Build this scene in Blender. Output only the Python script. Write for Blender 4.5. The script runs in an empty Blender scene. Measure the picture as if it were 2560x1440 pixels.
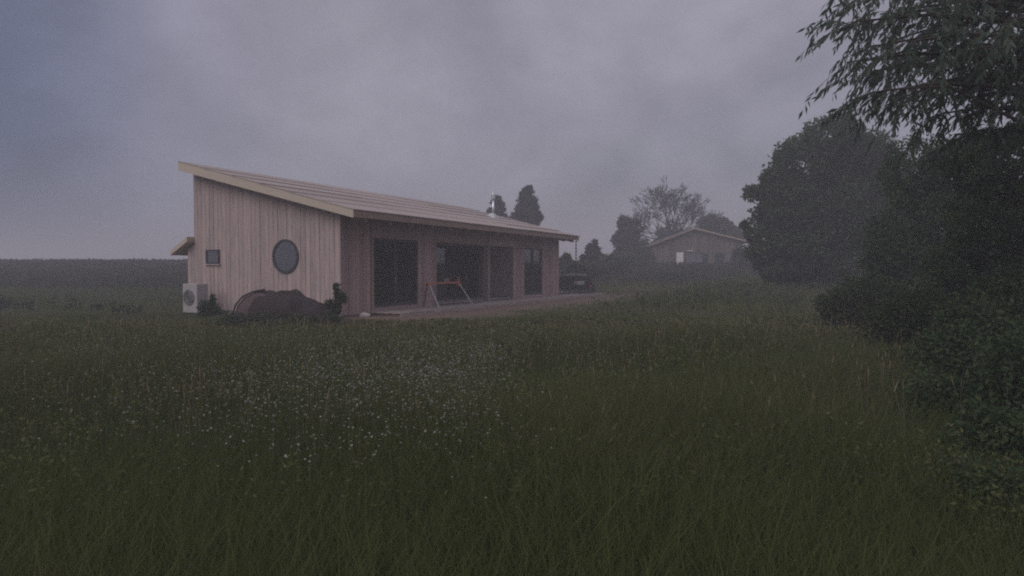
import bpy, bmesh, math, random
import numpy as np
from mathutils import Vector, Matrix

random.seed(7)
rng = np.random.default_rng(7)
scene = bpy.context.scene
COL = scene.collection
R = math.radians

# ------------------------------------------------------------------ camera
F = 1750.0                     # focal length in pixels of the 2560 wide photograph
CAM_Z = 1.45
cam_data = bpy.data.cameras.new('camera')
cam_data.sensor_width = 36.0
cam_data.lens = F / 2560.0 * 36.0
cam_data.clip_start = 0.05
cam_data.clip_end = 3000
cam = bpy.data.objects.new('camera', cam_data)
cam.location = (0, 0, CAM_Z)
cam.rotation_euler = (R(90) - math.atan(48 / F), 0, 0)
COL.objects.link(cam)
scene.camera = cam

# ------------------------------------------------------------------ sky
SUN_EL, SUN_AZ = R(38), R(225)          # soft light from behind and to the left
world = bpy.data.worlds.new('World')
scene.world = world
world.use_nodes = True
nt = world.node_tree
nt.nodes.clear()
def wn(t, **k):
    n = nt.nodes.new(t)
    for a, b in k.items():
        setattr(n, a, b)
    return n
out = wn('ShaderNodeOutputWorld')
bg = wn('ShaderNodeBackground')
bg.inputs['Strength'].default_value = 0.1
sky = wn('ShaderNodeTexSky', sky_type='NISHITA', sun_disc=False)
sky.sun_elevation = SUN_EL
sky.sun_rotation = SUN_AZ
tc = wn('ShaderNodeTexCoord')
mp = wn('ShaderNodeMapping')
mp.inputs['Scale'].default_value = (1.0, 1.0, 1.7)
mp.inputs['Location'].default_value = (3.1, 0.4, 1.3)
n1 = wn('ShaderNodeTexNoise')
n1.inputs['Scale'].default_value = 2.6
n1.inputs['Detail'].default_value = 5
n1.inputs['Roughness'].default_value = 0.45
n1.inputs['Distortion'].default_value = 0.6
rp = wn('ShaderNodeValToRGB')
rp.color_ramp.elements[0].position = 0.30
rp.color_ramp.elements[0].color = (2.05, 1.98, 2.42, 1)
rp.color_ramp.elements[1].position = 0.72
rp.color_ramp.elements[1].color = (3.75, 3.48, 4.2, 1)
# thicker, bluer cloud to the left, a lighter lid overhead
sep = wn('ShaderNodeSeparateXYZ')
mrx = wn('ShaderNodeMapRange', interpolation_type='SMOOTHSTEP')
mrx.inputs['From Min'].default_value = -0.68
mrx.inputs['From Max'].default_value = -0.26
mixx = wn('ShaderNodeMix', data_type='RGBA', blend_type='MULTIPLY')
mixx.inputs['Factor'].default_value = 1.0
rpx = wn('ShaderNodeValToRGB')
rpx.color_ramp.elements[0].color = (0.27, 0.38, 0.60, 1)
rpx.color_ramp.elements[1].color = (1, 1, 1, 1)
mrz = wn('ShaderNodeMapRange', interpolation_type='SMOOTHSTEP')
mrz.inputs['From Min'].default_value = 0.34
mrz.inputs['From Max'].default_value = 0.9
mrz.inputs['To Min'].default_value = 1.0
mrz.inputs['To Max'].default_value = 2.1
vm = wn('ShaderNodeVectorMath', operation='SCALE')
mixs = wn('ShaderNodeMix', data_type='RGBA')
mixs.inputs['Factor'].default_value = 0.92      # cloud cover over the clear sky
L = nt.links.new
L(tc.outputs['Generated'], mp.inputs['Vector']); L(mp.outputs[0], n1.inputs['Vector'])
L(n1.outputs[0], rp.inputs[0]); L(tc.outputs['Generated'], sep.inputs[0])
L(sep.outputs[0], mrx.inputs['Value']); L(mrx.outputs[0], rpx.inputs[0])
n2 = wn('ShaderNodeTexNoise')
n2.inputs['Scale'].default_value = 7.5
n2.inputs['Detail'].default_value = 6
n2.inputs['Roughness'].default_value = 0.6
mr2 = wn('ShaderNodeMapRange')
mr2.inputs['From Min'].default_value = 0.3
mr2.inputs['From Max'].default_value = 0.7
mr2.inputs['To Min'].default_value = 0.90
mr2.inputs['To Max'].default_value = 1.10
sc2 = wn('ShaderNodeVectorMath', operation='SCALE')
mrl = wn('ShaderNodeMapRange', interpolation_type='SMOOTHSTEP')
mrl.inputs['From Min'].default_value = 0.0
mrl.inputs['From Max'].default_value = 0.10
lowc = wn('ShaderNodeMix', data_type='RGBA')
lowc.inputs[6].default_value = (1.14, 1.03, 1.06, 1)
lowc.inputs[7].default_value = (1, 1, 1, 1)
mlow = wn('ShaderNodeMix', data_type='RGBA', blend_type='MULTIPLY')
mlow.inputs['Factor'].default_value = 1.0
L(mp.outputs[0], n2.inputs['Vector']); L(n2.outputs[0], mr2.inputs['Value'])
L(rp.outputs[0], sc2.inputs[0]); L(mr2.outputs[0], sc2.inputs['Scale'])
L(sep.outputs[2], mrl.inputs['Value']); L(mrl.outputs[0], lowc.inputs[0])
L(sc2.outputs[0], mlow.inputs[6]); L(lowc.outputs[2], mlow.inputs[7])
L(mlow.outputs[2], mixx.inputs[6]); L(rpx.outputs[0], mixx.inputs[7])
L(sep.outputs[2], mrz.inputs['Value'])
L(mixx.outputs[2], vm.inputs[0]); L(mrz.outputs[0], vm.inputs['Scale'])
L(sky.outputs[0], mixs.inputs[6]); L(vm.outputs[0], mixs.inputs[7])
L(mixs.outputs[2], bg.inputs['Color']); L(bg.outputs[0], out.inputs['Surface'])

sun_d = bpy.data.lights.new('sun', 'SUN')
sun_d.energy = 1.15
sun_d.angle = R(40)
sun_d.color = (1.0, 0.93, 0.88)
sun = bpy.data.objects.new('sun', sun_d)
sdir = Vector((math.sin(SUN_AZ) * math.cos(SUN_EL), math.cos(SUN_AZ) * math.cos(SUN_EL), math.sin(SUN_EL)))
sun.rotation_euler = (-sdir).to_track_quat('-Z', 'Y').to_euler()
COL.objects.link(sun)

scene.view_settings.view_transform = 'Standard'
scene.view_settings.look = 'None'
scene.view_settings.gamma = 1
scene.view_settings.exposure = 0
scene.view_settings.use_curve_mapping = False
scene.render.engine = 'CYCLES'
scene.cycles.volume_bounces = 1
scene.cycles.transparent_max_bounces = 24
scene.cycles.use_denoising = False      # keep the grain of a dim exposure
scene.cycles.filter_width = 2.0

# ------------------------------------------------------------------ helpers
def at(px, py, Y):
    """photo pixel at distance Y -> world point"""
    return Vector(((px - 1280) / F * Y, Y, CAM_Z + (672 - py) / F * Y))

def link(o, parent=None):
    COL.objects.link(o)
    if parent:
        o.parent = parent
    return o

def tag(o, label=None, cat=None, group=None, kind=None):
    if label: o['label'] = label
    if cat: o['category'] = cat
    if group: o['group'] = group
    if kind: o['kind'] = kind
    return o

def empty(name, loc=(0, 0, 0), rz=0.0):
    o = bpy.data.objects.new(name, None)
    o.location = loc
    o.rotation_euler = (0, 0, rz)
    o.empty_display_size = 0.3
    return link(o)

class MB:
    """collects boxes, bars and tubes; build() links them as ONE mesh object"""
    def __init__(s):
        s.bm = bmesh.new()
    def hexa(s, p):
        v = [s.bm.verts.new(q) for q in p]
        for f in ((0, 3, 2, 1), (4, 5, 6, 7), (0, 1, 5, 4), (1, 2, 6, 5), (2, 3, 7, 6), (3, 0, 4, 7)):
            s.bm.faces.new([v[i] for i in f])
        return s
    def box(s, x0, x1, y0, y1, z0, z1):
        return s.hexa([(x0, y0, z0), (x1, y0, z0), (x1, y1, z0), (x0, y1, z0),
                       (x0, y0, z1), (x1, y0, z1), (x1, y1, z1), (x0, y1, z1)])
    def tube(s, pts, rad, n=8, cap=True):
        pts = [Vector(p) for p in pts]
        if not isinstance(rad, (list, tuple)):
            rad = [rad] * len(pts)
        rings = []
        up = Vector((0.13, 0.31, 0.94))
        for i, p in enumerate(pts):
            d = (pts[min(i + 1, len(pts) - 1)] - pts[max(i - 1, 0)]).normalized()
            a = d.cross(up)
            if a.length < 0.1: a = d.cross(Vector((1, 0, 0)))
            a.normalize(); b = d.cross(a)
            rings.append([s.bm.verts.new(p + (a * math.cos(t) + b * math.sin(t)) * rad[i])
                          for t in [2 * math.pi * k / n for k in range(n)]])
        for r0, r1 in zip(rings, rings[1:]):
            for k in range(n):
                s.bm.faces.new((r0[k], r0[(k + 1) % n], r1[(k + 1) % n], r1[k]))
        if cap:
            s.bm.faces.new(rings[0][::-1]); s.bm.faces.new(rings[-1])
        return s
    def lathe(s, prof, c=(0, 0, 0), n=16, axis='Z', cap=True):
        rings = []
        for r, h in prof:
            ring = []
            for k in range(n):
                t = 2 * math.pi * k / n
                a, b = r * math.cos(t), r * math.sin(t)
                p = {'Z': (a, b, h), 'X': (h, a, b), 'Y': (a, h, b)}[axis]
                ring.append(s.bm.verts.new((c[0] + p[0], c[1] + p[1], c[2] + p[2])))
            rings.append(ring)
        for r0, r1 in zip(rings, rings[1:]):
            for k in range(n):
                s.bm.faces.new((r0[k], r0[(k + 1) % n], r1[(k + 1) % n], r1[k]))
        if cap:
            s.bm.faces.new(rings[0][::-1]); s.bm.faces.new(rings[-1])
        return s
    def build(s, name, mat, parent=None, bevel=0.0, smooth=False):
        bmesh.ops.recalc_face_normals(s.bm, faces=s.bm.faces[:])
        if bevel:
            bmesh.ops.bevel(s.bm, geom=s.bm.edges[:], offset=bevel, segments=1, affect='EDGES')
        me = bpy.data.meshes.new(name)
        s.bm.to_mesh(me); s.bm.free()
        me.materials.append(mat)
        if smooth:
            me.polygons.foreach_set('use_smooth', [True] * len(me.polygons))
        o = bpy.data.objects.new(name, me)
        return link(o, parent)

def np_mesh(name, V, faces_idx, nper, mat, parent=None, attr=None, smooth=False):
    """V (n,3), faces_idx flat, nper = loop counts array"""
    me = bpy.data.meshes.new(name)
    me.vertices.add(len(V)); me.vertices.foreach_set('co', np.asarray(V, np.float32).ravel())
    me.loops.add(len(faces_idx)); me.loops.foreach_set('vertex_index', np.asarray(faces_idx, np.int32))
    me.polygons.add(len(nper))
    st = np.concatenate([[0], np.cumsum(nper)[:-1]]).astype(np.int32)
    me.polygons.foreach_set('loop_start', st)
    me.polygons.foreach_set('loop_total', np.asarray(nper, np.int32))
    if attr is not None:
        a = me.attributes.new('tint', 'FLOAT', 'POINT')
        a.data.foreach_set('value', np.asarray(attr, np.float32))
    me.update(calc_edges=True)
    if smooth:
        me.polygons.foreach_set('use_smooth', [True] * len(me.polygons))
    me.materials.append(mat)
    o = bpy.data.objects.new(name, me)
    return link(o, parent)

def unit(a):
    return a / np.maximum(np.linalg.norm(a, axis=-1, keepdims=True), 1e-9)

def leaves(name, P, D, Ln, W, mat, parent=None, tint=None, nrm=None):
    """leaf quads: P base points, D directions, Ln lengths, W widths"""
    n = len(P)
    D = unit(D)
    if nrm is None:
        nrm = rng.normal(size=(n, 3))
    S = unit(np.cross(D, nrm)); N = np.cross(S, D)
    Ln = np.asarray(Ln).reshape(-1, 1) * np.ones((n, 1)); W = np.asarray(W).reshape(-1, 1) * np.ones((n, 1))
    a = P
    b = P + D * Ln * .42 + S * W * .5 + N * W * .18
    c = P + D * Ln
    d = P + D * Ln * .42 - S * W * .5 + N * W * .18
    V = np.stack([a, b, c, d], 1).reshape(-1, 3)
    idx = np.arange(4 * n).reshape(-1, 4)
    tri = np.concatenate([idx[:, [0, 1, 2]], idx[:, [0, 2, 3]]], 1).ravel()
    if tint is None: tint = rng.random(n)
    return np_mesh(name, V, tri, np.full(2 * n, 3), mat, parent, np.repeat(tint, 4))

# ------------------------------------------------------------------ materials
def mat(name, base, rough=0.8, var=0.0, scale=8.0, detail=4, stretch=(1, 1, 1), second=None, metallic=0.0,
        bump=0.0, objvar=0.0, tint=None, spec=0.3, coords='Object', transl=0.0):
    m = bpy.data.materials.new(name)
    m.use_nodes = True
    t = m.node_tree; b = t.nodes['Principled BSDF']; K = t.links.new
    b.inputs['Roughness'].default_value = rough
    b.inputs['Metallic'].default_value = metallic
    b.inputs['Specular IOR Level'].default_value = spec
    col = None
    def rgb(c):
        n = t.nodes.new('ShaderNodeRGB'); n.outputs[0].default_value = (*c, 1); return n.outputs[0]
    col = rgb(base)
    if tint:
        at_ = t.nodes.new('ShaderNodeAttribute'); at_.attribute_name = 'tint'
        cr = t.nodes.new('ShaderNodeValToRGB')
        cr.color_ramp.elements[0].color = (*tint[0], 1)
        cr.color_ramp.elements[1].color = (*tint[-1], 1)
        for i, c in enumerate(tint[1:-1]):
            e = cr.color_ramp.elements.new((i + 1) / (len(tint) - 1)); e.color = (*c, 1)
        K(at_.outputs['Fac'], cr.inputs[0]); col = cr.outputs[0]
    if second is not None or var or bump:
        c0 = t.nodes.new('ShaderNodeTexCoord'); mp_ = t.nodes.new('ShaderNodeMapping')
        mp_.inputs['Scale'].default_value = stretch
        no = t.nodes.new('ShaderNodeTexNoise'); no.inputs['Scale'].default_value = scale
        no.inputs['Detail'].default_value = detail
        K(c0.outputs[coords], mp_.inputs[0]); K(mp_.outputs[0], no.inputs['Vector'])
        mr = t.nodes.new('ShaderNodeMapRange')
        mr.inputs['From Min'].default_value = 0.35; mr.inputs['From Max'].default_value = 0.65
        K(no.outputs[0], mr.inputs['Value'])
        if second is not None:
            mx = t.nodes.new('ShaderNodeMix'); mx.data_type = 'RGBA'
            K(mr.outputs[0], mx.inputs[0]); K(col, mx.inputs[6]); mx.inputs[7].default_value = (*second, 1)
            col = mx.outputs[2]
        if var:
            hs = t.nodes.new('ShaderNodeHueSaturation')
            m2 = t.nodes.new('ShaderNodeMapRange')
            m2.inputs['To Min'].default_value = 1 - var; m2.inputs['To Max'].default_value = 1 + var
            K(mr.outputs[0], m2.inputs['Value']); K(m2.outputs[0], hs.inputs['Value'])
            K(col, hs.inputs['Color']); col = hs.outputs[0]
        if bump:
            bp = t.nodes.new('ShaderNodeBump'); bp.inputs['Strength'].default_value = bump
            bp.inputs['Distance'].default_value = 0.02
            K(no.outputs[0], bp.inputs['Height']); K(bp.outputs[0], b.inputs['Normal'])
    if objvar:
        oi = t.nodes.new('ShaderNodeObjectInfo'); m3 = t.nodes.new('ShaderNodeMapRange')
        m3.inputs['To Min'].default_value = 1 - objvar; m3.inputs['To Max'].default_value = 1 + objvar
        h3 = t.nodes.new('ShaderNodeHueSaturation')
        K(oi.outputs['Random'], m3.inputs['Value']); K(m3.outputs[0], h3.inputs['Value'])
        K(col, h3.inputs['Color']); col = h3.outputs[0]
    K(col, b.inputs['Base Color'])
    if transl:
        tr = t.nodes.new('ShaderNodeBsdfTranslucent'); ms = t.nodes.new('ShaderNodeMixShader')
        ms.inputs[0].default_value = transl
        K(col, tr.inputs[0]); K(b.outputs[0], ms.inputs[1]); K(tr.outputs[0], ms.inputs[2])
        K(ms.outputs[0], t.nodes['Material Output'].inputs['Surface'])
    return m

M = {}
M['larch'] = mat('larch_cladding', (.475, .39, .372), .8, var=.26, scale=5, stretch=(3, 3, .35), second=(.40, .295, .27), objvar=.10, bump=.25)
M['cedar'] = mat('cedar_cladding', (.44, .32, .29), .8, var=.2, scale=5, stretch=(3, 3, .35), second=(.36, .25, .23), objvar=.2, bump=.25)
M['core'] = mat('wall_lining', (.28, .25, .24), .9, var=.1)
M['roof'] = mat('roof_boards', (.42, .36, .32), .85, var=.16, scale=2.2, stretch=(.35, 3, 3), second=(.35, .29, .255), objvar=.09, bump=.2)
M['fascia'] = mat('pale_board', (.58, .49, .40), .75, var=.12, scale=4, stretch=(.4, 3, 3), second=(.50, .41, .33), bump=.1)
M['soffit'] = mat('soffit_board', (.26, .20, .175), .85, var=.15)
M['trim'] = mat('trim_wood', (.30, .22, .17), .8, var=.15, scale=6, stretch=(3, 3, .4))
M['frame'] = mat('window_frame', (.05, .05, .055), .5)
M['darkglass'] = mat('dark_glass', (.03, .035, .05), .08, spec=.5)
M['darkglass'].node_tree.nodes['Principled BSDF'].inputs['IOR'].default_value = 2.4
M['deck'] = mat('deck_wood', (.32, .27, .24), .85, var=.2, scale=5, stretch=(.4, 4, 4), objvar=.15)
M['steel'] = mat('flue_steel', (.75, .75, .76), .3, metallic=1.0, var=.08, scale=6)
M['lead'] = mat('flashing', (.5, .5, .52), .5, metallic=.6, var=.1)
M['white'] = mat('white_enamel', (.42, .39, .385), .5, var=.06, scale=3)
M['grille'] = mat('fan_grille', (.09, .09, .1), .6)
M['orange'] = mat('orange_paint', (.52, .17, .10), .55, var=.12, scale=12)
M['leg'] = mat('galvanised_leg', (.62, .60, .57), .45, metallic=.25, var=.08)
M['darksteel'] = mat('dark_steel', (.05, .045, .045), .6)
M['tarp'] = mat('brown_tarpaulin', (.040, .022, .020), .75, var=.3, scale=3, second=(.026, .020, .019), bump=.3)
M['flap'] = mat('faded_sheet', (.15, .105, .10), .75, var=.2, scale=4)
M['clay'] = mat('terracotta', (.36, .15, .095), .85, var=.15, scale=9)
M['stone'] = mat('pale_stone', (.42, .38, .36), .9, var=.2, scale=14, bump=.4)
M['trailer'] = mat('black_panel', (.022, .022, .026), .5, var=.15, scale=3)
M['rubber'] = mat('rubber', (.018, .018, .018), .85)
M['plate'] = mat('plate_white', (.78, .76, .74), .6)
M['redlamp'] = mat('red_lens', (.42, .06, .035), .35)
M['cabin'] = mat('cabin_wall', (.15, .122, .115), .9, var=.2, scale=3, stretch=(3, 3, .4), objvar=.14)
M['cabinroof'] = mat('cabin_roof', (.08, .07, .068), .9, var=.2, scale=2)
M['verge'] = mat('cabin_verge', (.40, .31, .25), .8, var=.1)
M['bark'] = mat('bark', (.06, .048, .04), .95, var=.3, scale=6, stretch=(2, 2, .5), bump=.5)
M['greybark'] = mat('grey_bark', (.026, .021, .021), .95, var=.2, scale=5)
M['stem'] = mat('twig', (.07, .055, .042), .9)
M['deepgreen'] = mat('dark_leaf', (.04, .06, .03), .7, tint=[(.025, .049, .019), (.049, .082, .034), (.086, .120, .055)], spec=.08, transl=.25)
M['willow'] = mat('willow_leaf', (.04, .06, .03), .55, tint=[(.045, .075, .052), (.080, .115, .080), (.125, .160, .115)], transl=.45)
M['shrubleaf'] = mat('shrub_leaf', (.05, .08, .03), .7, tint=[(.030, .046, .022), (.052, .074, .032), (.085, .105, .050)], spec=.08, transl=.3)
M['midgreen'] = mat('hedge_leaf', (.05, .08, .03), .8, tint=[(.040, .055, .032), (.072, .092, .052), (.115, .130, .078)], spec=.08, transl=.3)
M['needle'] = mat('conifer_needle', (.03, .05, .03), .8, tint=[(.018, .030, .020), (.030, .044, .030), (.050, .062, .042)], spec=.08, transl=.15)
M['grass'] = mat('grass_blade', (.05, .07, .02), .7, tint=[(.068, .092, .030), (.104, .126, .043), (.142, .152, .062), (.20, .172, .10)], spec=.08, transl=.4)
M['crop'] = mat('crop_leaf', (.05, .07, .03), .8, tint=[(.030, .038, .026), (.046, .054, .034), (.068, .073, .046)], spec=.08, transl=.3)
M['seed'] = mat('seed_head', (.16, .13, .075), .9, tint=[(.10, .09, .05), (.17, .14, .085), (.21, .16, .11)])
M['petal'] = mat('white_petal', (.60, .60, .54), .8, tint=[(.19, .20, .15), (.31, .32, .27), (.44, .44, .40)], transl=.3)

def glass_mat():
    m = bpy.data.materials.new('window_glass'); m.use_nodes = True
    t = m.node_tree; t.nodes.clear(); K = t.links.new
    o = t.nodes.new('ShaderNodeOutputMaterial'); mx = t.nodes.new('ShaderNodeMixShader')
    fr = t.nodes.new('ShaderNodeFresnel'); fr.inputs[0].default_value = 2.1
    tr = t.nodes.new('ShaderNodeBsdfTransparent'); tr.inputs[0].default_value = (.75, .78, .8, 1)
    gl = t.nodes.new('ShaderNodeBsdfGlossy'); gl.inputs['Roughness'].default_value = .04
    K(fr.outputs[0], mx.inputs[0]); K(tr.outputs[0], mx.inputs[1]); K(gl.outputs[0], mx.inputs[2]); K(mx.outputs[0], o.inputs[0])
    return m
M['glass'] = glass_mat()

# ground: grass soil with a worn brown strip around the house
gm = bpy.data.materials.new('meadow_ground'); gm.use_nodes = True
t = gm.node_tree; b = t.nodes['Principled BSDF']; K = t.links.new
b.inputs['Roughness'].default_value = .95; b.inputs['Specular IOR Level'].default_value = .1
geo = t.nodes.new('ShaderNodeNewGeometry')
na = t.nodes.new('ShaderNodeTexNoise'); na.inputs['Scale'].default_value = .35; na.inputs['Detail'].default_value = 6
nb = t.nodes.new('ShaderNodeTexNoise'); nb.inputs['Scale'].default_value = 9; nb.inputs['Detail'].default_value = 5
K(geo.outputs['Position'], na.inputs['Vector']); K(geo.outputs['Position'], nb.inputs['Vector'])
r1 = t.nodes.new('ShaderNodeValToRGB')
r1.color_ramp.elements[0].position = .35; r1.color_ramp.elements[0].color = (.046, .052, .024, 1)
r1.color_ramp.elements[1].position = .68; r1.color_ramp.elements[1].color = (.085, .080, .042, 1)
K(na.outputs[0], r1.inputs[0])
r2 = t.nodes.new('ShaderNodeValToRGB')
r2.color_ramp.elements[0].position = .3; r2.color_ramp.elements[0].color = (.14, .098, .082, 1)
r2.color_ramp.elements[1].position = .7; r2.color_ramp.elements[1].color = (.23, .16, .13, 1)
K(nb.outputs[0], r2.inputs[0])
ga = t.nodes.new('ShaderNodeAttribute'); ga.attribute_name = 'tint'
ad = t.nodes.new('ShaderNodeMath'); ad.operation = 'MULTIPLY_ADD'
K(nb.outputs[0], ad.inputs[0]); ad.inputs[1].default_value = .8; ad.inputs[2].default_value = -.4
ad2 = t.nodes.new('ShaderNodeMath'); ad2.operation = 'ADD'; ad2.use_clamp = True
K(ga.outputs['Fac'], ad2.inputs[0]); K(ad.outputs[0], ad2.inputs[1])
mx = t.nodes.new('ShaderNodeMix'); mx.data_type = 'RGBA'
K(ad2.outputs[0], mx.inputs[0]); K(r1.outputs[0], mx.inputs[6]); K(r2.outputs[0], mx.inputs[7])
K(mx.outputs[2], b.inputs['Base Color'])
bp = t.nodes.new('ShaderNodeBump'); bp.inputs['Strength'].default_value = .6; bp.inputs['Distance'].default_value = .05
K(nb.outputs[0], bp.inputs['Height']); K(bp.outputs[0], b.inputs['Normal'])

# ------------------------------------------------------------------ terrain
def sst(a, b_, x):
    q = np.clip((x - a) / (b_ - a), 0, 1); return q * q * (3 - 2 * q)

HP = np.array([-5.06, 20.6]); HU = np.array([math.cos(R(64.3)), math.sin(R(64.3))]); HV = np.array([-HU[1], HU[0]])

def local(x, y):
    return (x - HP[0]) * HU[0] + (y - HP[1]) * HU[1], (x - HP[0]) * HV[0] + (y - HP[1]) * HV[1]

def ground_z(x, y):
    x = np.asarray(x, float); y = np.asarray(y, float)
    z = 2.0 * sst(36, 72, y) - 2.2 * sst(86, 170, y)
    z = z - .16 * (1 - sst(4, 15, y))
    bump = .05 * np.sin(x * .9 + 1.3 * np.sin(y * .5)) * np.sin(y * .7 + .4) + .03 * np.sin(x * 2.1 + y * 1.7)
    lx, ly = local(x, y)
    flat = sst(-3.5, -1.5, lx) * (1 - sst(19, 22, lx)) * sst(-4, -2.2, ly) * (1 - sst(8, 10, ly))
    z = z + bump * (1 - flat) * (1 - sst(60, 80, y) * .5)
    return z * (1 - flat * (1 - sst(38, 44, y)))

def soil(x, y):
    lx, ly = local(x, y)
    d = sst(-2.6, -.2, lx) * (1 - sst(19.5, 23, lx)) * sst(-5.6, -1.4, ly) * (1 - sst(2.5, 5.0, ly - .0 * lx))
    return .95 * d

xs = np.unique(np.concatenate([np.linspace(-700, -60, 17), np.linspace(-60, 60, 161), np.linspace(60, 700, 17)]))
ys = np.unique(np.concatenate([np.linspace(-120, -6, 10), np.linspace(-6, 90, 161), np.linspace(90, 900, 28)]))
GX, GY = np.meshgrid(xs, ys)
GZ = ground_z(GX, GY)
nx, ny = len(xs), len(ys)
ii = (np.arange(ny - 1)[:, None] * nx + np.arange(nx - 1)[None, :]).ravel()
q = np.stack([ii, ii + 1, ii + nx + 1, ii + nx], 1)
ground = np_mesh('ground', np.stack([GX.ravel(), GY.ravel(), GZ.ravel()], 1), q.ravel(), np.full(len(q), 4), gm,
                 attr=soil(GX, GY).ravel(), smooth=True)
tag(ground, kind='structure')

# ------------------------------------------------------------------ timber house
house = empty('timber_house', (HP[0], HP[1], 0), R(64.3))
tag(house, 'timber clad house with a long low sloping roof and a round window in its gable', 'house')
LEN, DEP = 17.2, 6.05
def rtop(y): return 3.11 + .258 * (y + .9)
def wtop(y): return rtop(y) - .24

# inner shell: gable core, back, far gable, facade piers, floor
core = MB()
core.hexa([(.03, 0.03, 0), (.15, .03, 0), (.15, DEP, 0), (.03, DEP, 0), (.03, .03, wtop(.03)), (.15, .03, wtop(.03)), (.15, DEP, wtop(DEP)), (.03, DEP, wtop(DEP))])
core.build('gable_wall', M['core'], house)
core = MB()
core.hexa([(LEN - .15, .03, 0), (LEN - .03, .03, 0), (LEN - .03, DEP, 0), (LEN - .15, DEP, 0), (LEN - .15, .03, wtop(.03)), (LEN - .03, .03, wtop(.03)), (LEN - .03, DEP, wtop(DEP)), (LEN - .15, DEP, wtop(DEP))])
core.build('far_gable_wall', M['core'], house)
MB().box(.152, LEN - .152, DEP - .12, DEP - .002, 0, wtop(DEP - .12)).build('rear_wall', M['core'], house)
MB().box(.152, LEN - .152, .16, DEP - .122, .0, .14).build('floor', M['core'], house)
# partition walls inside, seen through the glazing
MB().box(.152, LEN - .152, 3.4, 3.5, .142, 2.6).build('inner_wall', M['core'], house)

# gable cladding boards
nb_ = 33
bw = (DEP + .0) / nb_
for i in range(nb_):
    y0, y1 = i * bw + .006, (i + 1) * bw - .006
    j = rng.uniform(0, .012)
    zb = .10 + rng.uniform(-.02, .02)
    MB().hexa([(-.022 - j, y0, zb), (.026, y0, zb), (.026, y1, zb), (-.022 - j, y1, zb),
               (-.022 - j, y0, wtop(y0)), (.026, y0, wtop(y0)), (.026, y1, wtop(y1)), (-.022 - j, y1, wtop(y1))]).build('board', M['larch'], house)
MB().box(-.045, .02, -.05, -.004, .05, wtop(-.05)).build('corner_board', M['larch'], house)
MB().box(-.02, .028, 0, DEP, -.1, .085).build('plinth', M['core'], house)

# facade: piers of vertical boards, glazing between
openings = [(1.57, 4.13), (5.31, 9.25), (9.45, 11.78), (12.93, 15.03)]
HEAD, SILL = 2.42, .22
edges = [0.02] + [v for o_ in openings for v in o_] + [LEN]
for a, c in zip(edges[0::2], edges[1::2]):
    MB().box(max(a, .16) + .012, min(c, LEN - .16) - .012, .03, .14, 0, wtop(.03)).build('pier', M['core'], house)
    k = max(1, round((c - a) / .18)); w = (c - a) / k
    if c - a < .3:
        MB().box(a, c, -.06, .026, .0, HEAD).build('post', M['trim'], house)
        continue
    for i in range(k):
        j = rng.uniform(0, .01)
        MB().box(a + i * w + .006, a + (i + 1) * w - .006, -.022 - j, .026, .06, wtop(0) - .01).build('board', M['cedar'], house)
PORCH = (5.31, 11.78)
for a, c in openings:
    MB().box(a + .004, c - .004, -.03, .14, HEAD, wtop(.0) - .01).build('lintel', M['cedar'], house)
    inside = PORCH[0] <= a and c <= PORCH[1]
    dy = 1.7 if inside else 0.0
    if not inside:
        MB().box(a + .004, c - .004, -.02, .14, 0.0, SILL).build('sill_wall', M['cedar'], house)
    k = max(1, round((c - a) / 1.25)); w = (c - a) / k
    zb = .145 if inside else SILL
    for i in range(k):
        x0, x1 = a + i * w + .006, a + (i + 1) * w - .006
        fr = MB(); fw = .065
        fr.box(x0, x0 + fw, dy + .03, dy + .10, zb + .004, HEAD - .004).box(x1 - fw, x1, dy + .03, dy + .10, zb + .004, HEAD - .004)
        fr.box(x0 + fw, x1 - fw, dy + .032, dy + .098, zb + .004, zb + fw + .03).box(x0 + fw, x1 - fw, dy + .032, dy + .098, HEAD - fw, HEAD - .004)
        f = fr.build('glazed_door', M['frame'], house)
        MB().box(x0 + fw - .004, x1 - fw + .004, dy + .058, dy + .066, zb + fw + .026, HEAD - fw + .004).build('pane', M['glass'], f)
        if i % 2 == 0 and k > 1:
            MB().tube([(x1 - .035, dy + .0, 1.0), (x1 - .035, dy + .0, 1.2)], .012, 6).build('handle', M['steel'], f)
# side walls, ceiling and deck of the recessed porch
for q_ in (PORCH[0] - .06, PORCH[1] + .01):
    MB().box(q_, q_ + .05, .145, 1.8, .142, wtop(.3) - .05).build('porch_side_wall', M['cedar'], house)
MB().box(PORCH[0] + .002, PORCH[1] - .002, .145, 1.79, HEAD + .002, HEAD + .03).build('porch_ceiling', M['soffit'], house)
for i in range(11):
    MB().box(PORCH[0] + .004, PORCH[1] - .004, .02 + i * .15, .166 + i * .15, .142, .165).build('porch_board', M['deck'], house)
MB().box(1.44, 1.56, -.06, -.034, .05, wtop(0) - .02).build('corner_trim', M['trim'], house)

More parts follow.
